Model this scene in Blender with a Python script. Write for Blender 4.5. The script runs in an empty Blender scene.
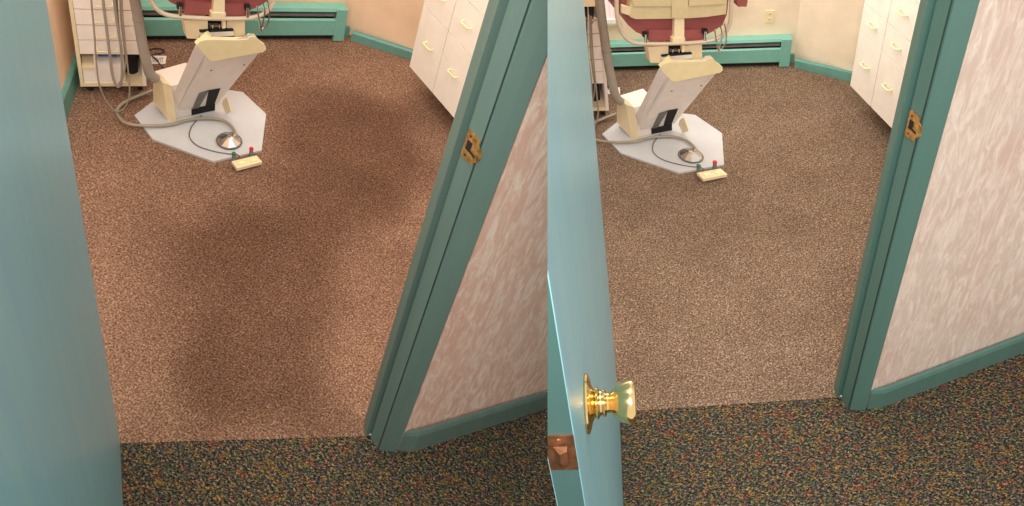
import bpy, bmesh, math, random
from mathutils import Vector, Matrix
random.seed(4)
SC = bpy.context.scene
COL = SC.collection
# ------------------------------------------------------------------ the two rooms and the camera
F_PX, EYE, PP = 800.0, 1.7, (512.0, 253.0)
H = Vector((0, 0, EYE))
def frame(vx, vy):                      # axes (right, forward, up) of a room whose verticals meet at (vx, vy)
    n = Vector((vx - PP[0], vy - PP[1], F_PX)).normalized()
    z = Vector((0, 0, 1)); fw = (z - n * z.dot(n)).normalized(); rt = n.cross(fw)
    return Matrix((rt, fw, -n))
FL, FR = frame(206, 955), frame(678, 1082)
ML = Matrix.Translation(H) @ (FR @ FL.transposed()).to_4x4() @ Matrix.Translation(-H)
MR = Matrix.Identity(4)
A = ((0.8215, 0.6943), (-0.974, 0.6872)); AT = (0.2756, 0.1398); SZ = 1.0161
def T_right(v):                         # furniture of the first room measured again in the second room
    return Vector((A[0][0]*v.x + A[0][1]*v.y + AT[0], A[1][0]*v.x + A[1][1]*v.y + AT[1], v.z*SZ))
DET = A[0][0]*A[1][1] - A[0][1]*A[1][0]
def T_inv(v):
    x, y = v.x - AT[0], v.y - AT[1]
    return Vector(((A[1][1]*x - A[0][1]*y)/DET, (-A[1][0]*x + A[0][0]*y)/DET, v.z/SZ))
def T_id(v): return v.copy()
class Room: pass
RL, RR = Room(), Room()
RL.F, RL.M, RL.T, RL.side, RL.name = FL, ML, T_id, -1, 'L'
RR.F, RR.M, RR.T, RR.side, RR.name = FR, MR, T_right, 1, 'R'
R = RL
def ray(u, v, F): return F @ Vector((u - PP[0], v - PP[1], F_PX))
def at(u, v, z, F=None):
    F = F or R.F; d = ray(u, v, F); return H + d * ((z - EYE) / d.z)
def onp(u, v, p0, n, F=None):
    F = F or R.F; d = ray(u, v, F); return H + d * ((p0 - H).dot(n) / d.dot(n))
def C(u, v, z): return at(u, v, z, FL)
def K(u, v, z): return T_inv(at(u, v, z, FR))
def Con(u, v, p0, n): return onp(u, v, p0, n, FL)
def Kon(u, v, p0, n):                   # second-room pixel onto a plane given in first-room coordinates
    a = T_inv(H); b = T_inv(H + ray(u, v, FR)); d = b - a
    return a + d * ((p0 - a).dot(n) / d.dot(n))
cam_d = bpy.data.cameras.new('camera'); cam = bpy.data.objects.new('camera', cam_d); COL.objects.link(cam)
cam_d.sensor_width = 36; cam_d.lens = F_PX * 36 / 1024; cam_d.clip_start = 0.01
cam.matrix_world = Matrix.Translation(H) @ (FR @ Matrix(((1,0,0),(0,-1,0),(0,0,-1)))).to_4x4()
SC.camera = cam
# ------------------------------------------------------------------ materials
def s2l(c): return tuple(((x/255)/12.92 if x/255 <= .04045 else ((x/255+.055)/1.055)**2.4) for x in c) + (1,)
class NT:
    def __init__(s, name, rough=.5, metal=0, spec=.5):
        s.m = bpy.data.materials.new(name); s.m.use_nodes = True; s.t = s.m.node_tree; s.n = s.t.nodes
        s.b = s.n['Principled BSDF']; s.b.inputs['Roughness'].default_value = rough; s.b.inputs['Metallic'].default_value = metal
        s.b.inputs['Specular IOR Level'].default_value = spec
        s.tc = s.n.new('ShaderNodeTexCoord').outputs['Object']
    def l(s, a, b): s.t.links.new(a, b)
    def mapping(s, scale=(1,1,1), rot=(0,0,0), src=None):
        m = s.n.new('ShaderNodeMapping'); m.inputs['Scale'].default_value = scale; m.inputs['Rotation'].default_value = rot
        s.l(src or s.tc, m.inputs['Vector']); return m.outputs[0]
    def noise(s, scale, detail=3, rough=.55, vec=None, dist=0):
        n = s.n.new('ShaderNodeTexNoise'); n.inputs['Scale'].default_value = scale; n.inputs['Detail'].default_value = detail
        n.inputs['Roughness'].default_value = rough; n.inputs['Distortion'].default_value = dist
        s.l(vec or s.tc, n.inputs['Vector']); return n.outputs['Fac']
    def vor(s, scale, vec=None, out='Color'):
        n = s.n.new('ShaderNodeTexVoronoi'); n.inputs['Scale'].default_value = scale; s.l(vec or s.tc, n.inputs['Vector']); return n.outputs[out]
    def ramp(s, fac, stops, interp='LINEAR'):
        r = s.n.new('ShaderNodeValToRGB'); e = r.color_ramp.elements; r.color_ramp.interpolation = interp
        while len(e) > 1: e.remove(e[0])
        e[0].position = stops[0][0]; e[0].color = s2l(stops[0][1])
        for p, c in stops[1:]:
            k = e.new(p); k.color = s2l(c)
        s.l(fac, r.inputs['Fac']); return r.outputs['Color']
    def mix(s, fac, a, b, mode='MIX'):
        m = s.n.new('ShaderNodeMix'); m.data_type = 'RGBA'; m.blend_type = mode
        for k, v in ((0, fac), (6, a), (7, b)):
            if hasattr(v, 'links'): s.l(v, m.inputs[k])
            else: m.inputs[k].default_value = v
        return m.outputs[2]
    def sep(s, col):
        n = s.n.new('ShaderNodeSeparateColor'); s.l(col, n.inputs[0]); return n.outputs
    def base(s, c):
        if hasattr(c, 'links'): s.l(c, s.b.inputs['Base Color'])
        else: s.b.inputs['Base Color'].default_value = s2l(c) if len(c) == 3 else c
        return s
    def bump(s, h, strength=.3, dist=.002):
        n = s.n.new('ShaderNodeBump'); n.inputs['Strength'].default_value = strength; n.inputs['Distance'].default_value = dist
        s.l(h, n.inputs['Height']); s.l(n.outputs[0], s.b.inputs['Normal']); return s
def plain(name, c, rough=.5, metal=0, var=.06, scale=30, bump=0, spec=.5):
    t = NT(name, rough, metal, spec)
    lo = tuple(x*(1-var) for x in c); hi = tuple(min(255, x*(1+var)) for x in c)
    n = t.noise(scale, 4)
    t.base(t.ramp(n, [(.3, lo), (.7, hi)]))
    if bump: t.bump(n, bump)
    return t.m
def carpet(name, dark, mid, light, soiled=None):
    t = NT(name, .95, spec=.15)
    n1 = t.noise(230, 2, .7); n2 = t.vor(300); r, g, b = t.sep(n2)[:3]
    c = t.ramp(n1, [(.36, dark), (.5, mid), (.64, light)])
    c2 = t.ramp(r, [(0, dark), (.35, mid), (.8, mid), (1, light)])
    c = t.mix(.5, c, c2)
    big = t.noise(5, 4, .6)
    c = t.mix(.8, c, t.ramp(big, [(.3, (218,216,214)), (.7, (255,255,255))]), 'MULTIPLY')
    if soiled:
        a = t.n.new('ShaderNodeVertexColor'); a.layer_name = 'soil'
        c = t.mix(t.sep(a.outputs[0])[0], c, t.mix(1.0, c, s2l(soiled), 'MULTIPLY'))
    t.base(c); t.bump(n1, .8, .004); return t.m
def hall_carpet(name):
    t = NT(name, .95, spec=.15)
    v = t.mapping((1, 1.5, 1), (0, 0, .75))
    base = t.noise(125, 3, .75, v)
    c = t.ramp(base, [(.38, (28,27,25)), (.5, (84,76,62)), (.63, (172,148,112))])
    n = t.vor(80, v); r, g, b = t.sep(n)[:3]
    hue = t.ramp(r, [(0, (60,90,96)), (.22, (52,92,66)), (.40, (196,148,60)), (.56, (60,72,86)), (.70, (186,76,58)), (.82, (110,72,98)), (.92,(96,120,78))], 'CONSTANT')
    patch = t.noise(40, 3, .7, v)
    c = t.mix(t.ramp(patch, [(.38, (70,70,70)), (.62, (235,235,235))]), c, t.mix(.58, hue, c))
    dk = t.noise(210, 2, .6, v)
    c = t.mix(1.0, c, t.ramp(dk, [(.38, (80,80,84)), (.6, (255,255,255))]), 'MULTIPLY')
    t.base(c); t.bump(base, .8, .004); return t.m
def wallpaper(name, a, b, c_):
    t = NT(name, .6, spec=.3)
    v = t.mapping((1, 1, .22), (0, .9, .5))
    v2 = t.mapping((1, 1, .25), (0, .25, .15))
    f = t.noise(60, 5, .7, v, 1.2); g = t.noise(60, 4, .7, v2, .8); big = t.noise(6, 3)
    base = t.ramp(big, [(.35, a), (.65, b)])
    c = t.mix(t.ramp(f, [(.44, (0,0,0)), (.64, (255,255,255))]), base, s2l(c_))
    c = t.mix(.35, c, t.ramp(g, [(.3, (228,214,206)), (.7, (255,255,255))]), 'MULTIPLY')
    t.base(c); t.bump(f, .15, .001); return t.m
def painted(name, c, streak, rough=.3):
    t = NT(name, rough)
    v = t.mapping((14, 14, .8)); n = t.noise(2.2, 4, .6, v)
    t.base(t.ramp(n, [(.3, c), (.7, streak)])); t.bump(t.noise(90, 2, .5, t.mapping((1,1,.15))), .06, .001); return t.m
M = {}
M['carpetL'] = carpet('stained_brown_carpet', (60,41,31), (140,105,84), (208,171,142), (190,180,174))
M['carpetR'] = carpet('clean_brown_carpet', (48,36,28), (124,100,82), (206,178,150))
M['hall'] = hall_carpet('flecked_hall_carpet')
M['paperL'] = wallpaper('pink_feather_wallpaper', (226,178,158), (230,190,170), (246,220,202))
M['paperR'] = wallpaper('rose_grey_feather_wallpaper', (204,178,164), (206,190,176), (226,212,198))
M['roomL'] = plain('peach_wall', (240,206,172), .8, var=.03, scale=12)
M['roomR'] = plain('cream_wall', (240,224,196), .8, var=.03, scale=12)
M['door'] = painted('teal_door_paint', (116,170,184), (132,178,182), .32)
M['dooredge'] = painted('darker_teal_door_edge', (54,86,83), (60,92,88), .5)
M['trimL'] = painted('dull_teal_trim', (94,116,107), (102,124,114), .45)
M['trimR'] = painted('teal_trim', (78,112,103), (86,120,110), .45)
M['base'] = painted('mint_baseboard_paint', (98,150,138), (106,158,144), .45)
M['sill'] = plain('sage_sill', (176,186,164), .5, var=.02)
M['heater'] = plain('mint_heater_enamel', (124,186,170), .35, var=.02)
M['plinth'] = plain('shadow_brown_plinth', (58,44,38), .8)  # brown holds the shade under the cabinet in its colour
M['dark'] = plain('dark_gap', (22,20,20), .8)
M['shade_gap'] = plain('teal_gap_shade', (34,54,50), .8)
M['slot'] = plain('dusty_grey_louvre', (110,108,104), .6)
M['white'] = plain('white_laminate', (246,234,222), .4, var=.015)
M['carcass'] = plain('seam_shade_carcass', (176,148,118), .5, var=.02)  # tan behind ivory fronts, paints the shade of the drawer seams
M['cabinet'] = plain('ivory_laminate', (246,238,224), .4, var=.015)
M['cream'] = plain('cream_plastic', (236,216,176), .35, var=.02)
M['yellow'] = plain('yellowed_plastic', (242,226,178), .35, var=.02)
M['ivory'] = plain('ivory_pull', (244,236,178), .4, var=.02)
M['grey'] = plain('pale_grey_enamel', (232,222,212), .35, var=.02)
M['plate'] = plain('pale_grey_base_enamel', (196,196,196), .3, var=.03, scale=8)
M['arm'] = plain('taupe_arm', (158,146,132), .45, var=.03)
M['hose'] = plain('taupe_hose', (150,138,120), .45, var=.04)
M['hosed'] = plain('grey_hose', (104,98,94), .45, var=.04)
M['blackcord'] = plain('dark_cord', (52,40,42), .5)
M['chrome'] = plain('chrome', (206,202,198), .16, 1, var=.03)
M['brass'] = plain('polished_brass', (228,196,136), .14, 1, var=.06, scale=60)
M['oldbrass'] = plain('tarnished_brass', (182,136,78), .42, .7, var=.3, scale=90)
M['rust'] = plain('worn_bronze', (104,70,46), .45, .7, var=.35, scale=70)
M['vinyl'] = plain('maroon_vinyl', (152,82,78), .42, var=.05, scale=20)
M['frame'] = plain('beige_frame', (206,188,162), .35, var=.02)
M['shell'] = plain('tan_plastic_shell', (206,188,146), .4, var=.02)
M['red'] = plain('red_button', (214,40,48), .3)
M['green'] = plain('green_button', (20,120,72), .3)
M['blue'] = plain('blue_packet', (40,92,150), .5)
M['paper'] = plain('white_paper', (236,228,218), .7, var=.01)
M['ink'] = plain('black_print', (30,26,28), .7)
M['chip'] = plain('white_chip', (240,240,236), .4)
# ------------------------------------------------------------------ object helpers
BASE = Vector((0, 0, 0)); MESHES = {'L': [], 'R': []}
def setp(o, label=None, cat=None, group=None, kind=None):
    if label: o['label'] = label
    if cat: o['category'] = cat
    if group: o['group'] = group
    if kind: o['kind'] = kind
    return o
def thing(name, base, label, cat, group=None, canon=True, kind=None):
    """An Empty at the base of a thing; later parts are measured from it."""
    global BASE
    o = bpy.data.objects.new(name, None); COL.objects.link(o); o.empty_display_size = .05
    b = R.T(base) if canon else base.copy()
    o.matrix_world = R.M @ Matrix.Translation(b); BASE = b
    return setp(o, label, cat, group, kind)
def obj(name, bm, mat, parent=None, canon=True, smooth=False, label=None, cat=None, kind=None, group=None, bevel=0, clip=False):
    if bevel:
        bmesh.ops.bevel(bm, geom=[e for e in bm.edges if len(e.link_faces) == 2 and e.calc_face_angle(0) > .35], offset=bevel, segments=2, profile=.6, affect='EDGES', clamp_overlap=True)
    if canon:
        for v in bm.verts: v.co = R.T(v.co)
    if clip: cut(bm)
    base = BASE if parent else Vector((0, 0, 0))
    if not parent:                       # a thing of one mesh: origin at the middle of its underside
        lo = [min(v.co[i] for v in bm.verts) for i in range(3)]; hi = [max(v.co[i] for v in bm.verts) for i in range(3)]
        base = Vector(((lo[0]+hi[0])/2, (lo[1]+hi[1])/2, lo[2])) if kind != 'structure' else base
    bmesh.ops.translate(bm, verts=bm.verts, vec=-base)
    bmesh.ops.recalc_face_normals(bm, faces=bm.faces)
    me = bpy.data.meshes.new(name); bm.to_mesh(me); bm.free()
    me.materials.append(M[mat] if isinstance(mat, str) else mat)
    if smooth:
        for p in me.polygons: p.use_smooth = True
        me.set_sharp_from_angle(angle=math.radians(42))
    o = bpy.data.objects.new(name, me); COL.objects.link(o)
    if parent: o.parent = parent
    else: o.matrix_world = R.M @ Matrix.Translation(base)
    return setp(o, label, cat, group, kind)
def cut(bm):
    """End this room at the plane where the two rooms meet."""
    u = 548.0 if R is RL else 547.6
    a, b = ray(u, 0, R.F), ray(u, 506, R.F); n = a.cross(b).normalized()
    if n.dot(ray(900, 250, R.F)) < 0: n = -n
    if R is RR: n = -n                   # n points to the side that goes
    g = list(bm.verts) + list(bm.edges) + list(bm.faces)
    r = bmesh.ops.bisect_plane(bm, geom=g, plane_co=H, plane_no=n, clear_outer=True)
    ed = [e for e in r['geom_cut'] if isinstance(e, bmesh.types.BMEdge) and e.is_boundary]
    if ed:
        try: bmesh.ops.holes_fill(bm, edges=ed)
        except Exception: pass
def B(): return bmesh.new()
def loft(bm, a, b, cap=True):
    va = [bm.verts.new(p) for p in a]; vb = [bm.verts.new(p) for p in b]; n = len(a)
    for i in range(n): bm.faces.new((va[i], va[(i+1) % n], vb[(i+1) % n], vb[i]))
    if cap: bm.faces.new(va[::-1]); bm.faces.new(vb)
    return bm
def slab(bm, pts, vec): return loft(bm, pts, [p + vec for p in pts])
def up(p, z): return Vector((p.x, p.y, z))
def prism(bm, pts, z0, z1): return loft(bm, [up(p, z0) for p in pts], [up(p, z1) for p in pts])
def box(bm, p0, ax, ay, az, x0, x1, y0, y1, z0, z1):
    q = lambda x, y, z: p0 + ax*x + ay*y + az*z
    return loft(bm, [q(x0,y0,z0), q(x1,y0,z0), q(x1,y1,z0), q(x0,y1,z0)], [q(x0,y0,z1), q(x1,y0,z1), q(x1,y1,z1), q(x0,y1,z1)])
def spline(pts, n=8):
    out = []
    for i in range(len(pts)-1):
        p0, p1, p2, p3 = pts[max(i-1,0)], pts[i], pts[i+1], pts[min(i+2, len(pts)-1)]
        for k in range(n):
            t = k/n; out.append(.5*((2*p1) + (p2-p0)*t + (2*p0-5*p1+4*p2-p3)*t*t + (3*p1-p0-3*p2+p3)*t**3))
    return out + [pts[-1]]
def tube(bm, pts, r, seg=10, n=8, sm=True):
    pts = spline(pts, n) if sm else pts
    rs = r if callable(r) else (lambda t: r)
    up_ = Vector((0.13, .21, 1)).normalized(); rings = []
    for i, p in enumerate(pts):
        d = (pts[min(i+1, len(pts)-1)] - pts[max(i-1, 0)]).normalized()
        a = d.cross(up_); a = (a if a.length > .05 else d.cross(Vector((1,0,0)))).normalized()
        b = d.cross(a).normalized(); up_ = b if b.dot(up_) > 0 else -b
        b = up_; a = d.cross(b).normalized(); q = rs(i/(len(pts)-1))
        rings.append([bm.verts.new(p + (a*math.cos(w) + b*math.sin(w))*q) for w in [2*math.pi*k/seg for k in range(seg)]])
    for r0, r1 in zip(rings, rings[1:]):
        for k in range(seg): bm.faces.new((r0[k], r0[(k+1) % seg], r1[(k+1) % seg], r1[k]))
    bm.faces.new(rings[0][::-1]); bm.faces.new(rings[-1]); return bm
def lathe(bm, o, ax, prof, seg=28):
    ax = ax.normalized(); a = ax.orthogonal().normalized(); b = ax.cross(a); rings = []
    for d, r in prof:
        rings.append([bm.verts.new(o + ax*d + (a*math.cos(2*math.pi*k/seg) + b*math.sin(2*math.pi*k/seg))*max(r, 1e-4)) for k in range(seg)])
    for r0, r1 in zip(rings, rings[1:]):
        for k in range(seg): bm.faces.new((r0[k], r0[(k+1) % seg], r1[(k+1) % seg], r1[k]))
    bm.faces.new(rings[0][::-1]); bm.faces.new(rings[-1]); return bm
Z = Vector((0, 0, 1))
def flat(v): return Vector((v.x, v.y, 0)).normalized()
# ------------------------------------------------------------------ the room shell, measured in each room
SIDE = {'L': 'left-hand', 'R': 'right-hand'}
def wall(name, p, q, z0, z1, t, mat, away, clip=False, label=None, cat=None):
    d = flat(q - p); n = Vector((-d.y, d.x, 0)); n = n if n.dot(away) > 0 else -n
    bm = B(); slab(bm, [up(p, z0), up(q, z0), up(q, z1), up(p, z1)], n*t)
    return obj(name, bm, mat, canon=False, kind='structure', clip=clip)
def shell(S):
    k = R.name; mt = 'trim'+k; AW = None
    if k == 'L':
        seam = [at(40,445,0), at(123,443,0), at(370,436,0)]
        jA, jB, jD, cas, cr, hb = at(377.8,448.3,0), at(369,435,0), at(364.8,419,0), at(398,450.6,0), at(413,451.4,0), at(549,408,0)
        hL, hR, cor, w2 = at(149.3,42.6,0), at(343.1,41.2,0), at(350.6,40.5,0), at(409.6,59.3,0)
        lw0, lw1 = at(65.5,123.3,0), at(79,85,0)
        hz, bbz, hbz = .127, .0355, .0915
    else:
        seam = [at(560,417,0), at(617,412,0), at(838,397,0)]
        jA, jB, jD, cas, cr, hb = at(848.3,408.2,0), at(840,396.5,0), at(835.3,380,0), at(866.7,408.4,0), at(880.4,408,0), at(1034,348.8,0)
        hL, hR, cor, w2 = None, at(789,67.1,0), at(794.3,67.6,0), at(849.5,81.8,0)
        hL = at(611,71.8,0)
        hz, bbz, hbz = .1146, .034, .073
    # floors: the seam runs on through the doorway and behind the door leaf
    d = flat(seam[2]-seam[1]); n = Vector((-d.y, d.x, 0))
    s0, s1 = seam[1]-d*1.2, seam[2]+d*.035
    far = [s1+d*1.2+n*2.2, s0+n*2.4]
    NX, NY = (120, 110) if k == 'L' else (1, 1)
    bm = B(); g = [[bm.verts.new(s0.lerp(s1, i/NX).lerp(far[1].lerp(far[0], i/NX), j/NY)) for i in range(NX+1)] for j in range(NY+1)]
    for j in range(NY):
        for i in range(NX): bm.faces.new((g[j][i], g[j][i+1], g[j+1][i+1], g[j+1][i]))
    fl = obj('floor', bm, 'carpet'+k, canon=False, kind='structure', clip=True)
    if k == 'L':
        poly = [at(*q, 0) for q in ((150,228),(262,200),(285,160),(262,95),(345,85),(415,110),(425,150),(395,215),(352,238),(335,300),(325,370),(335,440),(185,440),(172,385),(160,330),(166,262))]
        me = fl.data; ca = me.color_attributes.new('soil', 'FLOAT_COLOR', 'POINT')
        def inside(x, y):
            c = False; j = len(poly)-1
            for i in range(len(poly)):
                a, b = poly[i], poly[j]
                if (a.y > y) != (b.y > y) and x < (b.x-a.x)*(y-a.y)/(b.y-a.y)+a.x: c = not c
                j = i
            return c
        def dist(x, y):
            m = 9; j = len(poly)-1
            for i in range(len(poly)):
                a, b = poly[i], poly[j]; dx, dy = b.x-a.x, b.y-a.y
                t = max(0, min(1, ((x-a.x)*dx+(y-a.y)*dy)/(dx*dx+dy*dy))); m = min(m, math.hypot(x-a.x-t*dx, y-a.y-t*dy)); j = i
            return m
        from mathutils import noise as NZ
        for i, v in enumerate(me.vertices):
            x, y = v.co.x, v.co.y
            s = dist(x, y)*(1 if inside(x, y) else -1) + .05*NZ.noise(Vector((x*7, y*7, 0)))
            w = max(0, min(1, (s+.08)/.17)); w = w*w*(3-2*w)*(.8+.3*NZ.noise(Vector((x*4, y*4, 3))))
            ca.data[i].color = (w, w, w, 1)
    hall = B(); hx = flat(hb-cr); q9 = hb+hx*.3+Vector((-hx.y, hx.x, 0))*.04; pts9 = [s0, s1, cas+Vector((-hx.y, hx.x, 0))*.02, cr+Vector((-hx.y, hx.x, 0))*.03, q9, q9-n*2.4, s0-n*2.0]
    v = [hall.verts.new(up(p,0)) for p in pts9]; hall.faces.new(v)
    obj('floor', hall, 'hall', canon=False, kind='structure', clip=True)
    # back wall with its heater, the short angled wall, side wall
    hd = flat(hR-hL); hn = Vector((-hd.y, hd.x, 0)); hn = hn if hn.dot(hR) > 0 else -hn
    depth = .04
    corner = cor + hn*0.0
    wb0, wb1 = hL - hd*.5 + hn*depth, hR + hd*((cor-hR).dot(hd)) + hn*depth
    wtop = 1.9 if k == 'L' else 1.9
    wall('wall_back', wb0, wb1, 0, wtop, .08, 'room'+k, hn, clip=True)
    wd = flat(w2-cor); far2 = cor + wd*(.26 if k == 'L' else .235)
    wn = Vector((-wd.y, wd.x, 0)); wn = wn if wn.dot(cor) > 0 else -wn
    wall('wall_right', wb1, far2 + wn*.012, 0, wtop, .08, 'room'+k, wn, clip=True)
    bm = B(); slab(bm, [up(cor,0), up(far2,0), up(far2,bbz*.86), up(far2+wn*.004,bbz), up(cor+wn*.004,bbz), up(cor,bbz*.86)], wn*.011)
    obj('baseboard_right', bm, 'base', canon=False, kind='structure', clip=True)
    bm = B(); p = hR+hd*.002+hn*.03; slab(bm, [up(p,0), up(wb1-hn*.012,0), up(wb1-hn*.012,bbz), up(p,bbz)], hn*.012)
    obj('baseboard_back', bm, 'base', canon=False, kind='structure', clip=True)
    if k == 'L':
        ld = flat(lw1-lw0); ln = Vector((-ld.y, ld.x, 0)); ln = ln if ln.x < 0 else -ln
        a, b = lw0-ld*.62, lw0+ld*.62
        wall('wall_left', a+ln*.012, b+ln*.012, 0, wtop, .08, 'roomL', ln)
        bm = B(); slab(bm, [up(a,0), up(b,0), up(b,.066), up(b+ln*.004,.072), up(a+ln*.004,.072), up(a,.066)], ln*.011)
        obj('baseboard_left', bm, 'base', canon=False, kind='structure')
    # baseboard heater
    vv = lambda u, v: onp(u, v, hR, hn)
    S['heat'] = hR
    t = thing('baseboard_heater', hR, 'long low mint baseboard heater under the back wall in the '+SIDE[k]+' room', 'heater', canon=False)
    zt = hz; L0 = hL - hd*.05
    q = lambda a, y, z: Vector((a.x, a.y, 0)) + hn*y + Z*z
    e0 = hR-hd*.036
    bm = B(); slab(bm, [q(L0,.036,.02), q(e0,.036,.02), q(e0,.036,zt*.96), q(L0,.036,zt*.96)], hn*.003); obj('back_plate', bm, 'slot', t, False)
    bm = B(); slab(bm, [q(L0,0,zt*.20), q(L0,0,zt*.66), q(L0,.006,zt*.70), q(L0,.008,zt*.68), q(L0,.008,zt*.20)], e0-L0); obj('front_panel', bm, 'heater', t, False)
    bm = B(); slab(bm, [q(L0,.002,zt*.92), q(L0,.006,zt), q(L0,.039,zt), q(L0,.039,zt*.97), q(L0,.008,zt*.96), q(L0,.006,zt*.91)], e0-L0); obj('top_cover', bm, 'heater', t, False)
    bm = B(); slab(bm, [q(L0,.006,zt*.755), q(L0,.003,zt*.80), q(L0,.024,zt*.86), q(L0,.026,zt*.82)], e0-L0-hd*.004); obj('damper_louvre', bm, 'slot', t, False)
    bm = B(); slab(bm, [q(L0,.012,.004), q(L0,.034,.004), q(L0,.034,zt*.68), q(L0,.012,zt*.68)], e0-L0-hd*.002); obj('heating_element', bm, 'dark', t, False)
    bm = B(); loft(bm, [q(e0,-.003,.004), q(hR,-.003,.004), q(hR,.039,.004), q(e0,.039,.004)], [q(e0,-.003,zt*1.005), q(hR,-.003,zt*1.005), q(hR,.039,zt*1.005), q(e0,.039,zt*1.005)]); obj('end_cap', bm, 'heater', t, False, bevel=.002)
    # doorway jamb and casing
    o = -flat(jA-cas)                                       # along the hall wall, away from the opening
    jd = flat(jD-jA); jn = Vector((-jd.y, jd.x, 0)); jn = jn if jn.dot(o) < 0 else -jn    # into the opening
    top = 1.62
    st = .009
    J = lambda a, b: a + jn*b
    P = [J(jA,0), J(jB-jd*.008,0), J(jB-jd*.008,-.010), J(jB,-.010), J(jB,st), J(jB.lerp(jD,.55),st), J(jB.lerp(jD,.6),st*.3), J(jB.lerp(jD,.7),0), J(jD,0), jD+o*.02, jA+o*.02]
    t = thing('trim_1' if k == 'L' else 'trim_2', jA, None, None, canon=False, kind='structure')
    bm = prism(B(), P, 0, top); obj('jamb', bm, mt, t, False, bevel=.0008)
    wallang = flat(cas-jA); cn = Vector((wallang.y, -wallang.x, 0)); cn = cn if cn.dot(jA) < 0 else -cn   # towards the hall
    c0, c1 = jA + wallang*.0016, cas
    bm = B(); prism(bm, [c0+cn*.0, c0+cn*.004+wallang*.002, c1+cn*.004-wallang*.0035, c1+cn*.002-wallang*.003, c1-cn*.001-wallang*.003, c1-cn*.006-wallang*.006, c0-cn*.016], 0, top); obj('casing', bm, mt, t, False, clip=True)
    obj('seam_shade_strip', prism(B(), [jA-wallang*.0006+cn*.0008, jA+wallang*.0016+cn*.0012, jA+wallang*.0016, jA-wallang*.0006], .001, top-.001), 'shade_gap', t, False)  # dark strip stands in for the shade in the jamb-casing seam
    # strike plate on the rabbet
    cu_, cv_ = (470.7, 147) if k == 'L' else (913.5, 126.2)
    rd = flat(jB-jd*.008-jA); rn = Vector((-rd.y, rd.x, 0)); rn = rn if rn.dot(jn) > 0 else -rn
    pa = onp(cu_, cv_, jA, rn); zc = pa.z; wS = (jB-jd*.008-jA).length*.5
    g = lambda x, z, y=0: up(jA, 0) + rd*(wS + x*wS*.98) + Z*(zc+z) + rn*y      # x from -1 (hall edge) to 1 (door stop)
    hh = .027
    pl = [g(-.95,-hh*.9,.0006), g(.75,-hh,.0006), g(.9,-hh*.9,.0006), g(.9,hh*.9,.0006), g(.75,hh,.0006), g(-.95,hh*.9,.0006)]
    so = obj('strike_plate', slab(B(), pl, rn*.0014), 'oldbrass', t, False, label='tarnished brass strike plate')
    lip = [g(-.9,-hh*.62,.0008), g(-.9,hh*.62,.0008), g(-1.25,hh*.5,.0014), g(-1.5,hh*.3,-.0015), g(-1.5,-hh*.3,-.0015), g(-1.25,-hh*.5,.0014)]
    obj('strike_lip', slab(B(), lip, rn*.0014), 'oldbrass', so, False)
    obj('latch_hole', slab(B(), [g(-.15,-hh*.30,.0021), g(.55,-hh*.30,.0021), g(.55,hh*.35,.0021), g(-.15,hh*.35,.0021)], rn*.0005), 'dark', so, False)
    obj('wear_groove', slab(B(), [g(-.9,-hh*.36,.0023), g(-.15,-hh*.30,.0022), g(-.15,-hh*.12,.0022), g(-.9,-hh*.22,.0023)], rn*.0003), 'dark', so, False)
    for zz in (-.68, .68):
        obj('screw', lathe(B(), g(.35, hh*zz, .002), rn, [(0,.0024),(.001,.0022),(.0014,.001)], 12), 'rust', so, False)
    # hall wall: a short flat piece by the casing, then the long papered wall
    away = -cn
    hw = flat(hb-cr); hwn = Vector((hw.y, -hw.x, 0)); hwn = hwn if hwn.dot(cr) < 0 else -hwn
    q0 = cr-cn*.006-hwn*0; q1 = hb+hw*.25
    wall('wall_hall', cas-cn*.003, q1-hwn*.010, 0, 1.66, .05, 'paper'+k, -hwn, clip=True)
    prof = lambda p, nn, th: [up(p-nn*.008,0), up(p+nn*.000,0), up(p+nn*.000,hbz*.80), up(p-nn*.003,hbz*.93), up(p-nn*.006,hbz), up(p-nn*.008,hbz)]
    bm = loft(B(), prof(cas, cn, 0), [x + Vector((0,0,0)) for x in prof(cr, (cn+hwn).normalized(), 0)]); obj('baseboard_front', bm, mt, canon=False, kind='structure', clip=True)
    bm = loft(B(), prof(cr, (cn+hwn).normalized(), 0), prof(q1, hwn, 0)); obj('baseboard_hall', bm, mt, canon=False, kind='structure', clip=True)
    for nm, q in (('paint_chip', (370.2,434.6) if k == 'L' else (841.2,396.2)),):
        c = at(*q, .001)
        bm = B(); bmesh.ops.create_icosphere(bm, subdivisions=2, radius=.0026, matrix=Matrix.Translation(c+Z*.0015) @ Matrix.Diagonal((1.2,.8,.6,1)))
        obj('paint_chip', bm, 'chip', canon=False, label='tiny white paint chip at the foot of the door jamb in the '+SIDE[k]+' room', cat='paint chip')
    # window trim seen past the arm in the second room
    if k == 'R':
        w = lambda u, v, off=0: onp(u, v, wb1-hn*off, hn)
        a, b = w(590, 22), w(619.5, 22); zb = a.z
        wnd = thing('window_1', up(a, zb), None, None, canon=False, kind='structure')
        bm = B(); slab(bm, [up(a,zb+.012), up(b,zb+.012), up(b,zb+.5), up(a,zb+.5)], -hn*.006); obj('curtain_panel', bm, 'curtain', wnd, False)
        bm = B(); slab(bm, [up(a,zb-.001), up(b,zb-.001), up(b,zb+.012), up(a,zb+.012)], -hn*.012); obj('window_frame', bm, 'white', wnd, False)
        bm = B(); slab(bm, [up(a,zb-.014), up(b,zb-.014), up(b,zb-.002), up(a,zb-.002)], -hn*.02); obj('window_sill', bm, 'sill', wnd, False, bevel=.002)
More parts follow.
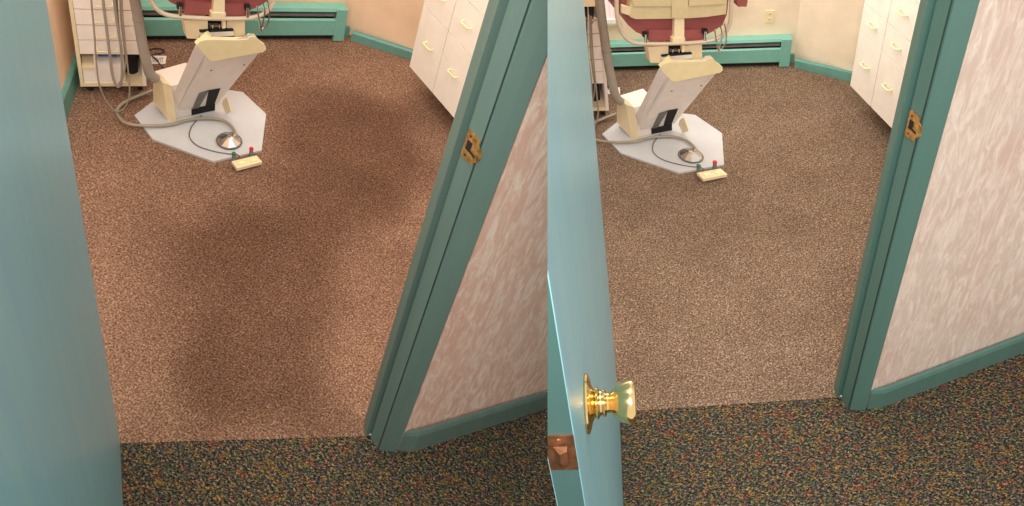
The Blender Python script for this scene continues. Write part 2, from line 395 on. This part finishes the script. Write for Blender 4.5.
        # duplex outlet
        oc = onp(769.6, 16.3, wb1, hn); t = thing('wall_outlet', up(oc, oc.z), 'yellowed duplex electrical outlet on the back wall above the heater', 'outlet', canon=False)
        hw_, hh_ = .0145, .0235 
        Q = lambda x, z, y: oc + hd*x + Z*z - hn*y
        bm = B(); slab(bm, [Q(-hw_,-hh_,0), Q(hw_,-hh_,0), Q(hw_,hh_,0), Q(-hw_,hh_,0)], -hn*.003); obj('cover_plate', bm, 'yellow', t, False, bevel=.001)
        for zz in (-.010, .010):
            bm = lathe(B(), Q(0, zz, .0028), -hn, [(0,.0068),(.001,.0064)], 16); so = obj('socket', bm, 'yellow', t, False)
            bm = B()
            for x in (-.0025, .0025): slab(bm, [Q(x-.0006,zz-.002,.0039), Q(x+.0006,zz-.002,.0039), Q(x+.0006,zz+.003,.0039), Q(x-.0006,zz+.003,.0039)], -hn*.0003)
            obj('slots', bm, 'dark', so, False)
    return
c = NT('bright_sheer_curtain', .8)
wv = c.n.new('ShaderNodeTexWave'); wv.inputs['Scale'].default_value = 22; wv.inputs['Distortion'].default_value = 2; c.l(c.mapping((1,1,.05)), wv.inputs['Vector'])
c.base(c.ramp(wv.outputs['Fac'], [(0,(240,228,236)), (1,(254,250,248))])); c.b.inputs['Emission Color'].default_value = (1,.96,.95,1); c.b.inputs['Emission Strength'].default_value = .12
M['curtain'] = c.m
# ------------------------------------------------------------------ door leaf
def door():
    k = R.name
    if k == 'L': A0, A1, ln = at(120,441.5,.01), at(123,506,.01), .70
    else: A0, A1, ln = at(619.5,411,.01), at(623.3,506,.01), .8466
    d = flat(A1-A0); nf = Vector((-d.y, d.x, 0)); nf = nf if nf.dot(H-A0) > 0 else -nf
    th = .0225 if k == 'R' else .024
    t = thing('door_1' if k == 'L' else 'door_2', up(A0, 0), None, None, canon=False, kind='structure')
    g = lambda x, z, y=0: Vector((A0.x, A0.y, 0)) + d*x + Z*z + nf*y
    bm = B(); box(bm, g(0,0), d, -nf, Z, 0, ln, 0, th, .01, 1.66)
    if k == 'R': 
        # face and edge are separate boards so that the edge takes a darker teal than the face
        bm.free(); bm = B(); box(bm, g(0,0), d, -nf, Z, 0, ln-.001, 0, th, .01, 1.66)
    obj('leaf', bm, 'door', t, False, clip=True, bevel=.0015)
    if k == 'R':
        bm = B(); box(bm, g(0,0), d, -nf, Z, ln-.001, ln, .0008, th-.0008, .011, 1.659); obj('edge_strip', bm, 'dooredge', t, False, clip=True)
        kc = onp(585.5, 403.6, A0, nf)
        rose = lathe(B(), kc, nf, [(0,.026),(.0015,.027),(.003,.0262),(.0045,.022),(.006,.016),(.008,.0125),(.009,.0118)], 40)
        ko = obj('knob_rose', rose, 'brass', t, False, smooth=True)
        nk = lathe(B(), kc, nf, [(.0085,.0122),(.0095,.0142),(.011,.0144),(.0122,.0125),(.013,.0108),(.0145,.0106),(.0155,.0122),(.017,.0124),(.0182,.0105),(.019,.0088),(.0205,.0084),(.0215,.0092)], 40)
        obj('knob_neck', nk, 'brass', ko, False, smooth=True)
        kb = lathe(B(), kc, nf, [(.021,.0086),(.0225,.0096),(.025,.0122),(.028,.0150),(.0315,.0172),(.036,.0186),(.040,.0194),(.042,.0190),(.0435,.0178),(.0438,.0160),(.0432,.0148),(.0424,.0146),(.0424,.0001)], 48)
        ko2 = obj('door_knob', kb, 'brass', t, False, smooth=True, label='polished brass door knob')
        kk = lathe(B(), kc+nf*.0423, nf, [(0,.0048),(.0014,.0044),(.0018,.0036),(.0018,.0005)], 16); obj('lock_cylinder', kk, 'rust', ko2, False)
        lc = onp(562.5, 452, g(ln, 0), d); zl = lc.z
        E = lambda x, z, y=0: g(ln, zl+z, 0) - nf*x + d*y
        bm = B(); slab(bm, [E(.0005,-.0225), E(.0215,-.0225), E(.0215,.0225), E(.0005,.0225)], d*.0012); lp = obj('latch_plate', bm, 'rust', t, False, clip=True, bevel=.0005, label='worn bronze latch plate')
        bm = B(); loft(bm, [E(.0060,-.009,.001), E(.0165,-.009,.001), E(.0165,.009,.001), E(.0060,.009,.001)], [E(.0065,-.008,.005), E(.0115,-.008,.0075), E(.0115,.008,.0075), E(.0065,.008,.005)]); obj('latch_bolt', bm, 'rust', lp, False, bevel=.0008)
        for zz in (-.0165, .0165):
            bm = lathe(B(), E(.0115, zz, .001), d, [(0,.0028),(.0012,.0024),(.0014,.0008)], 12); obj('screw', bm, 'rust', lp, False)
# ------------------------------------------------------------------ base cabinet
def cabinet():
    k = R.name
    if k == 'L':
        p0, p1, p2 = at(409.1,66.3,.1), at(431.5,93,.1), at(452.8,116.9,.1); lab = 'ivory drawer cabinet on shaded recessed plinth in the left-hand room with stained carpet'
        seams = {0: [7.2]}; face0 = (422.7,7.2)
    else:
        p0, p1, p2 = at(849.8,85.6,.1), at(871.4,106.7,.1), at(891.4,128.5,.1); lab = 'ivory drawer cabinet on shaded recessed plinth in the right-hand room with clean carpet'
    d = flat(p2-p0); n = Vector((-d.y, d.x, 0)); n = n if n.dot(p0-H) > 0 and n.x > 0 else -n
    n = n if n.dot(flat(p0)) > 0 or n.x > 0 else -n
    n = Vector((-d.y, d.x, 0)); n = n if n.x > 0 else -n          # into the cabinet
    w = (p1-p0).dot(d)
    if k == 'L': zs = [.1, onp(422.7,7.2,p0,n).z, 0]; zs[1] = (onp(422.7,7.2,p0,n).z + onp(447.7,27,p0,n).z)/2; zs[2] = onp(463,0,p0,n).z; zs[2] = (zs[2] + onp(483.6,12.8,p0,n).z)/2
    else:
        f = lambda *q: sum(onp(a, b, p0, n).z for a, b in q)/len(q)
        zs = [.1, f((858.5,33.4),(881.9,50.1),(904.3,67.3)), f((862.4,6.4),(887.5,22.6),(911.5,36.5)), f((919,4),)]
    zs = [.1, zs[1], zs[2]] + ([zs[3]] if len(zs) > 3 else []) ; zs.append(zs[-1] + (zs[2]-zs[1])); zs.append(zs[-1]+(zs[2]-zs[1])*.9)
    print('CAB', k, [round(z,3) for z in zs], round(w,3))
    t = thing('drawer_cabinet', up(p0,0), lab, 'cabinet', canon=False)
    g = lambda x, z, y=0: Vector((p0.x, p0.y, 0)) + d*x + Z*z + n*y
    W = w*4
    bm = B(); box(bm, g(0,0), d, n, Z, 0, W, .008, .30, .1, zs[-1]); obj('carcass', bm, 'carcass', t, False, clip=True)
    bm = B(); box(bm, g(0,0), d, n, Z, .05, W, .15, .30, 0, .1); obj('plinth', bm, 'plinth', t, False, clip=True)
    bm = B(); box(bm, g(0,0), d, n, Z, -.01, W, -.012, .30, zs[-1], zs[-1]+.022); obj('worktop', bm, 'white', t, False, clip=True, bevel=.002)
    gp = .0016
    for ci in range(3):
        for zi in range(len(zs)-1):
            bm = B(); box(bm, g(0,0), d, n, Z, ci*w+gp, (ci+1)*w-gp, 0, .009, zs[zi]+gp, zs[zi+1]-gp)
            dr = obj('drawer', bm, 'cabinet', t, False, bevel=.0006)
            hx, zc = ci*w + w*.52, zs[zi]+(zs[zi+1]-zs[zi])*(.57 if zi == 0 else .55)
            hl = w*.14
            pts = [g(hx-hl,zc,.0), g(hx-hl*.95,zc,-.009), g(hx-hl*.6,zc,-.0125), g(hx+hl*.6,zc,-.0125), g(hx+hl*.95,zc,-.009), g(hx+hl,zc,0)]
            bm = tube(B(), pts, .0024, 8, 5); obj('handle', bm, 'ivory', dr, False, smooth=True)
# ------------------------------------------------------------------ dental chair
def chair():
    lab = 'maroon dental chair with slanted grey column, ' + ('in the left-hand room with stained carpet' if R is RL else 'in the right-hand room with clean carpet')
    t = thing('dental_chair', C(205,120,0), lab, 'dental chair', 'dental chairs seen from behind' if 0 else None)
    o = [C(134.6,117,0), C(152.6,140.8,0), C(213.4,163,0), C(261.5,152,0), C(266,115.6,0), C(242.7,93.8,0), C(205,88,0), C(168,92,0)]
    obj('base_plate', prism(B(), o, 0, .007), 'plate', t, bevel=.0015)
    # slanted lift column
    BL, BR, TL, TR = C(178.5,111.2,.034), C(217.5,103.2,.034), C(208.3,58,.305), C(263.2,47.5,.305)
    nrm = (BR-BL).cross(TL-BL).normalized(); nrm = nrm if nrm.dot(H-BL) > 0 else -nrm
    TLb, BLb = C(194.6,43.5,.365), C(170,100.4,.06)
    backv_t, backv_b = (TLb-TL), (BLb-BL)
    bm = loft(B(), [BL, BR, BR+backv_b, BL+backv_b], [TL, TR, TR+backv_t, TL+backv_t*.45]); col = obj('lift_column', bm, 'grey', t, bevel=.004, smooth=True, label='pale grey slanted lift column')
    fb = (BR-BL); bb = BLb-BL
    obj('column_gap_shade', prism(B(), [BL+fb*.05+bb*.05, BR-fb*.05+bb*.05, BR-fb*.05+bb*.9, BL+fb*.05+bb*.9], .007, .040), 'dark', t)  # dark block put in as the shaded gap beneath the column
    # raised corner bead and side cover line
    e0, e1 = BL.lerp(BLb,.25)+nrm*0, TL.lerp(TLb,.25)
    side = (BLb-BL).cross(TL-BL).normalized(); side = side if side.dot(BR-BL) < 0 else -side
    bm = slab(B(), [BL.lerp(BLb,.22)+side*.0003, BL.lerp(BLb,.9)+side*.0003, (TL.lerp(TLb,.9))+side*.0003, (TL.lerp(TLb,.22))+side*.0003], side*.003); obj('side_cover', bm, 'grey', col, bevel=.001)
    f = lambda u, v, off=0: Con(u, v, BL + nrm*off, nrm)
    bm = slab(B(), [f(208.8,90.2), f(220.4,88.2), f(214.4,104.3), f(205.2,106.4)], nrm*.0008); obj('column_opening', bm, 'dark', col)
    bm = slab(B(), [f(199,93.2), f(208.6,90.2), f(198.6,107.6), f(192,108.8)], nrm*.0016); obj('inner_cylinder', bm, 'slot', col)
    for u, v in ((211.2,70.4),(244.1,64.8)): obj('screw', lathe(B(), f(u,v), nrm, [(0,.003),(.001,.0024)], 10), 'rust', col)
    # yellowed cap
    capn = (TR-TL).cross(TLb-TL).normalized(); capn = capn if capn.z > 0 else -capn
    F = lambda u, v: Con(u, v, TL + capn*.010, capn)
    pts = [F(208,57.4), F(212,58), F(261,49.2), F(264.2,46.5), F(263.5,42.8), F(258,39), F(253.8,33.8), F(248,33.4), F(245.5,36.2), F(234,37), F(212,36.6), F(203,36.8), F(197.5,38.5), F(194.3,41.8)]
    cp = obj('column_cap', slab(B(), pts, -capn*.012), 'yellow', t, bevel=.0025, smooth=True, label='yellowed plastic column cap')
    bm = tube(B(), [F(199.3,44.5)+capn*.001, F(203.5,41)+capn*.006, F(207,38.2)+capn*.008, F(210,35.4)+capn*.006], lambda s: .0080, 12, 5); obj('cap_ridge', bm, 'yellow', cp, smooth=True)
    for u, v in ((207,46.7),(248.6,40),(254.5,47.4)): obj('screw', lathe(B(), F(u,v), capn, [(0,.0024),(.0008,.002)], 10), 'rust', cp)
    # cream side brackets
    a0, a1 = C(153.5,104,.007), C(176.7,123.7,.007)
    fd = flat(a1-a0); fn = Vector((-fd.y, fd.x, 0)); fn = fn if fn.dot(H-a0) < 0 else -fn
    g = lambda u, v: Con(u, v, C(168,120.6,.007), fn)
    pl = [g(153.3,101.5), g(168,120.8), g(162.3,82.4), g(153.2,71.5)]
    th = (C(177,123.8,.007)-C(168.2,120.6,.007))
    obj('side_bracket', slab(B(), pl, th), 'cream', t, bevel=.002)
    # pump cover between bracket and column
    zc = pl[2].z*.98
    q = [C(155,71.2,zc), C(186,62.5,zc), C(199,80,zc), C(171,86,zc)]
    obj('pump_cover', prism(B(), q, .008, zc), 'grey', t, bevel=.003)
    r0 = C(224.5,113.6,.007); rn = fn
    g2 = lambda u, v: Con(u, v, r0, rn)
    obj('rear_bracket', slab(B(), [g2(222,104), g2(225.8,114), g2(231.2,111.8), g2(226.8,97.2), g2(223,99.6)], rn*.004), 'cream', t, bevel=.001)
    # everything above the column hangs on one plane across the chair
    b0, b1 = C(187,38.2,.352), C(244.9,35.6,.345)
    bd = flat(b1-b0); bn = Vector((-bd.y, bd.x, 0)); bn = bn if bn.dot(b0) > 0 else -bn     # away from the camera
    V = lambda u, v, off=0: Con(u, v, b0+bn*off, bn)
    W = lambda u, v, off=0: Kon(u, v, b0+bn*off, bn)
    obj('seat_support', slab(B(), [V(184,20.5), V(187,38.4), V(199,38.9), V(199,32), V(207.8,31), V(207.8,19.5)], bn*.03), 'cream', t, bevel=.003)
    obj('seat_support', slab(B(), [V(227,21.5), V(227,29.8), V(234.5,30.4), V(234.5,36.6), V(244.9,35.6), V(244.9,18.2)], bn*.03), 'cream', t, bevel=.003)
    obj('pivot_plate', slab(B(), [V(199.5,32.2,-.006), V(200,38,-.006), V(212,37,-.006), V(234,35.7,-.006), V(234,30.8,-.006), V(212,31.6,-.006)], bn*.02), 'grey', t, bevel=.001)
    obj('pivot_gap', slab(B(), [V(200,31.3,-.008), V(200,32.6,-.008), V(233.6,31.2,-.008), V(233.6,29.9,-.008)], bn*.012), 'dark', t)
    bm = slab(B(), [V(208,18.5,.01), V(208,31,.01), V(227,31,.01), V(227,18.5,.01)], bn*.02); mech = obj('tilt_mechanism', bm, 'dark', t)
    for u in (212.5, 219.5):
        obj('chrome_pin', tube(B(), [V(u,24,-.001), V(u,30.5,-.001)], .003, 10, 2), 'chrome', mech, smooth=True)
    obj('spacer_bar', slab(B(), [V(210,25.6,-.002), V(210,27.2,-.002), V(219,27,-.002), V(219,25.4,-.002)], bn*.01), 'slot', mech)
    obj('release_lever', slab(B(), [V(222.3,15,-.016), V(222.6,29,-.016), V(226,28,-.016), V(226,13,-.016), V(224.5,12,-.016)], bn*.01), 'cream', t, bevel=.0012)
    # upholstery
    def cush(name, pts, off, dep, mat, bev, **kw): return obj(name, slab(B(), [p for p in pts], bn*dep), mat, t, bevel=bev, smooth=True, **kw)
    big = [W(621,-30,.0), W(621.5,0,.0), W(623.2,15,.0), W(628,25,.0), W(636,32,.0), W(648,37.2,.0), W(703,36,.0), W(714,31,.0), W(722.5,25,.0), W(727,14,.0), W(728.5,0,.0), W(729,-30,.0)]
    cush('seat_back_cushion', [p for p in big], 0, .16, 'vinyl', .012)
    low = [W(648.8,30.2,-.012), W(648.8,41.2,-.012), W(703.8,40.4,-.012), W(703.8,30,-.012)]
    cush('lower_cushion', low, 0, .08, 'vinyl', .004)
    sh = [W(631.5,-30,-.022), W(631,0,-.022), W(628.2,14,-.022), W(630.5,17.2,-.022), W(636,19.2,-.022), W(673,18.6,-.022), W(687.5,18.4,-.022), W(706,17,-.022), W(726,14.2,-.022), W(727,0,-.022), W(727,-30,-.022)]
    shell_ = obj('back_shell', slab(B(), sh, bn*.025), 'shell', t, bevel=.005, smooth=True, label='tan plastic back shell')
    bm = slab(B(), [W(633,-30,-.027), W(632,0,-.027), W(633.5,6.5,-.027), W(671.5,6.2,-.027), W(671.5,-30,-.027)], bn*.008); obj('shell_panel', bm, 'shell', shell_, bevel=.002)
    bm = slab(B(), [W(689,-30,-.027), W(689,6,-.027), W(725,4,-.027), W(725.5,-30,-.027)], bn*.008); obj('shell_panel', bm, 'shell', shell_, bevel=.002)
    bm = slab(B(), [W(671.8,-30,-.031), W(672,18,-.031), W(688,18,-.031), W(688,-30,-.031)], bn*.012); obj('shell_spine', bm, 'shell', shell_, bevel=.003)
    obj('back_post', slab(B(), [W(674.9,17,-.024), W(673.6,43,-.024), W(684.4,42.6,-.024), W(684.3,17,-.024)], bn*.014), 'cream', t, bevel=.002)
    obj('hinge_pad', slab(B(), [W(672.6,38.5,-.027), W(672.6,44,-.027), W(684.6,43.6,-.027), W(684.6,38,-.027)], bn*.017), 'cream', t, bevel=.0015)
    # armrest frame
    fr = [W(618.2,-25,-.02), W(616.6,0,-.02), W(617,15,-.02), W(620,28,-.02), W(624.5,36.5,-.02), W(632,41.8,-.02), W(645,43.6,-.02), W(674,43.5,-.02), W(702,41.8,-.02), W(716,38.6,-.02), W(725,32.5,-.02), W(730,23,-.02), W(731.2,8,-.02), W(732,-25,-.02)]
    obj('armrest_frame', tube(B(), fr, .0056, 12, 6), 'frame', t, smooth=True)
    for u0, v0, v1 in ((645.6,34,42), (705.3,31,40)):
        obj('chrome_post', tube(B(), [W(u0,v0,-.022), W(u0,v1,-.022)], .0042, 10, 2), 'chrome', t, smooth=True)
        obj('post_bracket', slab(B(), [W(u0-2.2,v0-1,-.024), W(u0-2.2,v0+3.5,-.024), W(u0+2.6,v0+3,-.024), W(u0+2.6,v0-1.4,-.024)], bn*.01), 'dark', t)
    for pts in ([(714.5,28),(716,38),(718.3,50),(719.2,53)], [(720.3,26),(722,34),(720,46),(718.2,52)], [(724.5,24),(726.5,34),(725.5,43),(722,48.5),(719.5,50)]):
        obj('chrome_bail', tube(B(), [W(u,v,-.034) for u,v in pts], .0021, 8, 5), 'chrome', t, smooth=True)
    obj('arm_pad', slab(B(), [W(736.6,-25,.02), W(737.2,3,.02), W(738.5,7,.02), W(742,6.6,.02), W(746.3,6.9,.02), W(747.6,2,.02), W(748.2,-25,.02)], bn*.09), 'vinyl', t, bevel=.003, smooth=True)
    obj('left_strap', slab(B(), [W(621.5,5,-.010), W(621.5,13,-.010), W(629.5,15.5,-.024), W(631,7.5,-.024)], bn*.006), 'cream', t)
    # foot control with its hose
    t = thing('foot_pedal', C(229,141,.007), 'round chrome foot pedal with thick tan hose on the chair base, '+SIDE[R.name]+' room', 'foot pedal')
    c0 = C(229.2,141.6,.008)
    prof = [(0,.0335),(.004,.0345),(.006,.0325),(.018,.012),(.021,.006),(.021,.0001)]
    bm = lathe(B(), c0, Z, prof, 10); obj('dome', bm, 'chrome', t)
    obj('rim', lathe(B(), c0, Z, [(0,.0352),(.003,.0362),(.005,.0352),(.0052,.031)], 36), 'hosed', t, smooth=True)
    bx = C(235.6,133.5,.0165); obj('hose_connector', tube(B(), [bx, C(233.6,136.5,.018)], .006, 10, 2), 'chrome', t, smooth=True)
    pts = [(153,90.5),(139,95.6),(123,103),(116.8,111.5),(121,119.5),(128,123.8),(142,125.6),(160,125.6),(173.5,124),(188,120),(203,118.2),(216,118.8),(226,122),(232.5,127.5),(235.6,133)]
    P = [C(u, v, (.010 if u < 120 else .0155)) for u, v in pts]; P[0] = C(155,89.6,.02); P[-1] = C(235.6,133.4,.0165)
    obj('air_hose', tube(B(), P, .0046, 10, 6), 'hose', t, smooth=True)
    # foot switch
    t = thing('foot_switch', C(247,162,0), 'cream foot switch box with red and green buttons on the floor, '+SIDE[R.name]+' room', 'foot switch')
    zt = .019; q = [C(231.5,161.3,zt), C(256.5,155.3,zt), C(262.2,161.8,zt), C(237,168.4,zt)]
    obj('case', prism(B(), q, .0085, zt), 'cream', t, bevel=.0012)
    for r in ([(237.6,163.4),(243.6,161.7),(245.6,163.9),(239.4,165.6)], [(249.6,160.2),(255.4,158.7),(257.6,160.9),(251.6,162.4)]):
        obj('rocker', prism(B(), [C(u,v,zt) for u,v in r], zt-.001, zt+.0045), 'ivory', t, bevel=.0008)
    for u, v, m in ((233.7,156.2,'green'), (251,151.2,'red')):
        c = C(u, v+4, .014)
        c.z = .0085
        po = obj('button_post', lathe(B(), c, Z, [(0,.0075),(.006,.0072),(.009,.0056),(.028,.0052)], 14), 'slot', t, smooth=True)
        obj('button_cap', lathe(B(), c+Z*.028, Z, [(0,.006),(.005,.006),(.007,.0045),(.0072,.0003)], 14), m, po, smooth=True)
    pts = [(201.5,115.5,.009),(198,119,.009),(191.5,127,.009),(189.6,137,.009),(197.4,145.6,.009),(212.6,151,.009),(227,153.6,.009),(236.5,154.4,.013),(240,157,.0148)]
    obj('cable', tube(B(), [C(*p) for p in pts], .0017, 8, 7), 'hosed', t, smooth=True)
    # paper and cord on the carpet behind
    a, b, c, d = C(150.5,55.8,.001), C(166.6,56,.001), C(165.4,63.9,.001), C(151.6,64,.001)
    t = thing('paper_card', C(159,60,0), 'white printed card lying on the carpet behind the chair, '+SIDE[R.name]+' room', 'paper')
    obj('sheet', slab(B(), [a,b,c,d], Z*.0008), 'paper', t)
    cu = bpy.data.curves.new('t', 'FONT'); cu.body = 'INVIT'; cu.size = 1; tmp = bpy.data.objects.new('t', cu); COL.objects.link(tmp)
    bpy.context.view_layer.update(); me = bpy.data.meshes.new_from_object(tmp.evaluated_get(bpy.context.evaluated_depsgraph_get()))
    xs = [v.co.x for v in me.vertices]; ys = [v.co.y for v in me.vertices]; bm = B(); bm.from_mesh(me)
    a2, b2, c2 = C(152.4,57.6,.0022), C(163.3,57.8,.0022), C(153,62.4,.0022)
    for v in bm.verts:
        s, q = (v.co.x-min(xs))/(max(xs)-min(xs)), (v.co.y-min(ys))/(max(ys)-min(ys)); v.co = c2 + (b2-a2)*s + (a2-c2)*q
    obj('lettering', bm, 'ink', t); bpy.data.objects.remove(tmp); bpy.data.meshes.remove(me)
    pts = [(149,50,.006),(153,48.7,.004),(160,48.6,.004),(164,50.6,.004),(161,53,.004),(155,53.7,.004),(152,55.5,.005),(156,59,.005),(160,64,.006),(165,69.8,.03)]
    obj('floor_cord', tube(B(), [C(*p) for p in pts], .0018, 8, 6), 'blackcord', smooth=True, label='thin dark cord looping on the carpet behind the chair, '+SIDE[R.name]+' room', cat='cord')
# ------------------------------------------------------------------ cart and delivery arm
def cart():
    lab = 'white drawer cart on casters with open lower bay, '+SIDE[R.name]+' room'
    zb = .035
    p0, p1 = C(80.6,86.6,zb), C(146.7,86.1,zb); d = flat(p1-p0); n = Vector((-d.y, d.x, 0)); n = n if n.dot(p0) > 0 else -n
    w = (p1-p0).dot(d)
    t = thing('drawer_cart', up(p0,0), lab, 'cart')
    g = lambda x, z, y=0: Vector((p0.x, p0.y, 0)) + d*x + Z*z + n*y
    f = lambda u, v: Con(u, v, p0, n)
    zo = f(112,54.5).z; z1 = f(112,40.3).z; z2 = f(112,25.5).z; z3 = f(112,10).z; st = z2-z1
    zs = [zo, z1, z2, z3, z3+st, z3+2*st, z3+3*st]; top = zs[-1]+.006; D = .20; zf = f(112,83).z
    tk = w*.055
    for x0, x1 in ((0, tk), (w-tk, w)):
        obj('side_panel', box(B(), g(0,0), d, n, Z, x0, x1, 0, D, zb, top), 'cream' if x0 == 0 else 'white', t, bevel=.001)
    obj('back_panel', box(B(), g(0,0), d, n, Z, tk, w-tk, D-.008, D, zb, top), 'white', t)
    obj('bottom_shelf', box(B(), g(0,0), d, n, Z, tk, w-tk, .0, D-.008, zb, zf), 'cream', t)
    obj('top_panel', box(B(), g(0,0), d, n, Z, -.003, w+.003, -.003, D+.002, top, top+.010), 'white', t, bevel=.001)
    obj('drawer_deck', box(B(), g(0,0), d, n, Z, tk, w-tk, .006, D-.008, zo-.002, zo+.003), 'white', t)
    for a, b in zip(zs, zs[1:]):
        dr = obj('drawer', box(B(), g(0,0), d, n, Z, tk+.001, w-tk-.001, -.001, .06, a+.0018, b-.0018), 'white', t, bevel=.0008)
        zc = a+(b-a)*.40; x0, x1 = w*.31, w*.60
        obj('handle', tube(B(), [g(x0,zc+.005,-.001), g(x0+.001,zc,-.008), g(x0+.006,zc-.002,-.010), g(x1-.006,zc-.002,-.010), g(x1-.001,zc,-.008), g(x1,zc+.005,-.001)], .0016, 8, 4), 'ivory', dr, smooth=True)
    # lower bay: divider, white bin, small tray
    obj('divider', box(B(), g(0,0), d, n, Z, w*.245, w*.262, .004, D-.01, zf, zo), 'white', t)
    obj('divider', box(B(), g(0,0), d, n, Z, w*.665, w*.685, .004, D-.01, zf, zo), 'white', t)
    obj('bin', box(B(), g(0,0), d, n, Z, tk+.001, w*.243, .002, .10, zf, f(88,68).z), 'white', t, bevel=.001)
    obj('bin', box(B(), g(0,0), d, n, Z, w*.265, w*.66, .002, .10, zf, f(105,65.5).z), 'white', t, bevel=.001)
    obj('tray_lip', box(B(), g(0,0), d, n, Z, tk+.001, w*.243, -.002, .08, f(88,69.5).z, f(88,67).z), 'cream', t)
    for x, y in ((.14,.03), (.9,.03), (.14,.17), (.9,.17)):
        c = g(w*x, .015, y)
        cs = obj('caster', lathe(B(), c-d*.007, d, [(0,.014),(.002,.0148),(.012,.0148),(.014,.014)], 18), 'dark', t, smooth=True)
        obj('caster_stem', tube(B(), [c+Z*.010, c+Z*.021], .005, 8, 2), 'slot', cs)
    tb = g(w*.47, f(104,65.5).z+.008, .05)
    bm = box(B(), tb, d, n, Z, -.025, .02, -.02, .02, 0, .026); obj('supply_packet', bm, 'blue', label='blue packet on the white bin inside the cart, '+SIDE[R.name]+' room', cat='packet') if R is RL else bm.free()
    c = g(w*.80, zf+.001, .055)
    bm = lathe(B(), c, Z, [(0,.017),(.05,.017),(.055,.015),(.07,.012),(.085,.012),(.086,.001)], 20); obj('canister', bm, 'dark', smooth=True, label='black canister in the open bay of the cart, '+SIDE[R.name]+' room', cat='canister')
    # delivery arm
    t = thing('delivery_unit', C(151,78,.17), 'tapered taupe arm with hanging instrument hoses before the cart, '+SIDE[R.name]+' room', 'dental delivery unit')
    pts = [C(155.5,78.5,.158), C(149.5,73,.185), C(145.4,58,.235), C(141,36,.30), C(137.6,15,.365), C(134,-4,.43), C(130.5,-22,.49), C(126,-48,.57)]
    arm = obj('arm', tube(B(), pts, lambda s: .0135-.001*s, 14, 6), 'arm', t, smooth=True)
    m = C(138.3,19,.352); dd = (C(137.6,15,.365)-C(141,36,.30)).normalized()
    obj('arm_band', tube(B(), [m-dd*.003, m, m+dd*.003], .0140, 14, 3), 'hose', arm, smooth=True)
    obj('arm_pivot', lathe(B(), C(154,79,.148), Z, [(0,.010),(.014,.010),(.016,.008)], 16), 'rust', t, smooth=True)
    q0 = C(119,111,.022) ; V = lambda u, v, off=0: Con(u, v, q0 + n*off, n)
    hoses = [([(90.5,-25),(91.3,0),(94.5,35),(96.5,65),(100,87),(107,102),(115,110.5),(122.5,109.5),(128,101),(129.6,88),(127.5,65),(124.8,40),(122.5,15),(120.5,-25)], .0023, .0, 'hose'),
             ([(101.5,-25),(103,0),(106.8,30),(109.8,55),(112.5,75),(116,85),(119.5,86),(122,76),(121.3,50),(117.5,25),(114.2,0),(113,-25)], .0036, .02, 'arm'),
             ([(116.5,-25),(116.8,0),(118.5,25),(121,50),(122.2,66),(121.8,78),(119,84.5)], .0024, .03, 'hosed'),
             ([(119.5,-25),(120,0),(121.5,25),(124,45),(125.7,60),(124,74),(120.5,83)], .0022, .01, 'hose')]
    for pts, r, off, m in hoses:
        obj('hose', tube(B(), [V(u, v, off) for u, v in pts], r, 10, 6), m, t, smooth=True)
    if R is RR:   # the console hangs into view only here
        zz = q0
        Wq = lambda u, v, off=0: Kon(u, v, q0 + n*off, n)
        obj('instrument_console', slab(B(), [Wq(573,-22,-.01), Wq(575.5,6.8,-.01), Wq(599.5,6.4,-.01), Wq(600,-22,-.01)], n*.06), 'cream', t, bevel=.002)
        for a, b, m in ((578.5,583.5,'hosed'), (585,587.5,'dark'), (589.5,593.5,'dark'), (594,597,'slot')):
            obj('instrument_holder', slab(B(), [Wq(a,6,.0), Wq(a+.3,16.5,.0), Wq(b+.2,18,.0), Wq(b,6,.0)], n*.02), m, t, bevel=.001)
        obj('chrome_tip', lathe(B(), Wq(592,22,.0), (Wq(592,16,0)-Wq(592,22,0)), [(-.004,.003),(0,.0055),(.006,.006),(.012,.004)], 12), 'chrome', t, smooth=True)
# ------------------------------------------------------------------ build both rooms
for R in (RL, RR):
    S = {}
    shell(S); door(); cabinet(); chair(); cart()
# ------------------------------------------------------------------ light
w = bpy.data.worlds.new('world'); SC.world = w; w.use_nodes = True
w.node_tree.nodes['Background'].inputs[0].default_value = (1.0, .93, .86, 1); w.node_tree.nodes['Background'].inputs[1].default_value = 1.08
def area(name, room, loc, tgt, sx, sy, power, col):
    l = bpy.data.lights.new(name, 'AREA'); l.shape = 'RECTANGLE'; l.size = sx; l.size_y = sy; l.energy = power; l.color = col
    o = bpy.data.objects.new(name, l); COL.objects.link(o)
    d = (Vector(tgt)-Vector(loc)).normalized(); z = -d; x = Vector((0,0,1)).cross(z).normalized(); y = z.cross(x)
    m = Matrix((x, y, z)).transposed().to_4x4(); m.translation = Vector(loc); o.matrix_world = room.M @ m
area('window_daylight', RL, (-1.35, 1.95, 1.0), (-.6, .9, .0), .8, .6, 19, (1, .93, .86))
area('window_daylight', RR, (.62, 2.45, 1.0), (.5, 1.1, 0), .8, .6, 11, (1, .97, .92))
area('hall_lamp_and_fill', RL, (-.3, -.6, 2.6), (-.3, .3, 0), .9, .9, 17, (.93, .97, 1))
area('hall_lamp_and_fill', RL, (-.10, -.12, 1.98), (.1, 1.0, .6), .25, .25, 20, (1, .93, .88))  # unseen fill added near the camera, brightens the papered left hall wall
area('room_fill_light', RL, (-.55, .95, 2.35), (-.9, 1.6, 0), .7, .7, 13, (1, .93, .84))  # unseen fill added to lift the cart front and back of the room
area('room_fill_light', RR, (.6, 1.0, 2.35), (.6, 1.8, 0), .7, .7, 5, (1, .95, .88))  # weaker unseen fill added in the second room
SC.view_settings.view_transform = 'Standard'; SC.view_settings.look = 'None'; SC.view_settings.gamma = 1; SC.view_settings.exposure = 0
SC.view_settings.use_curve_mapping = False
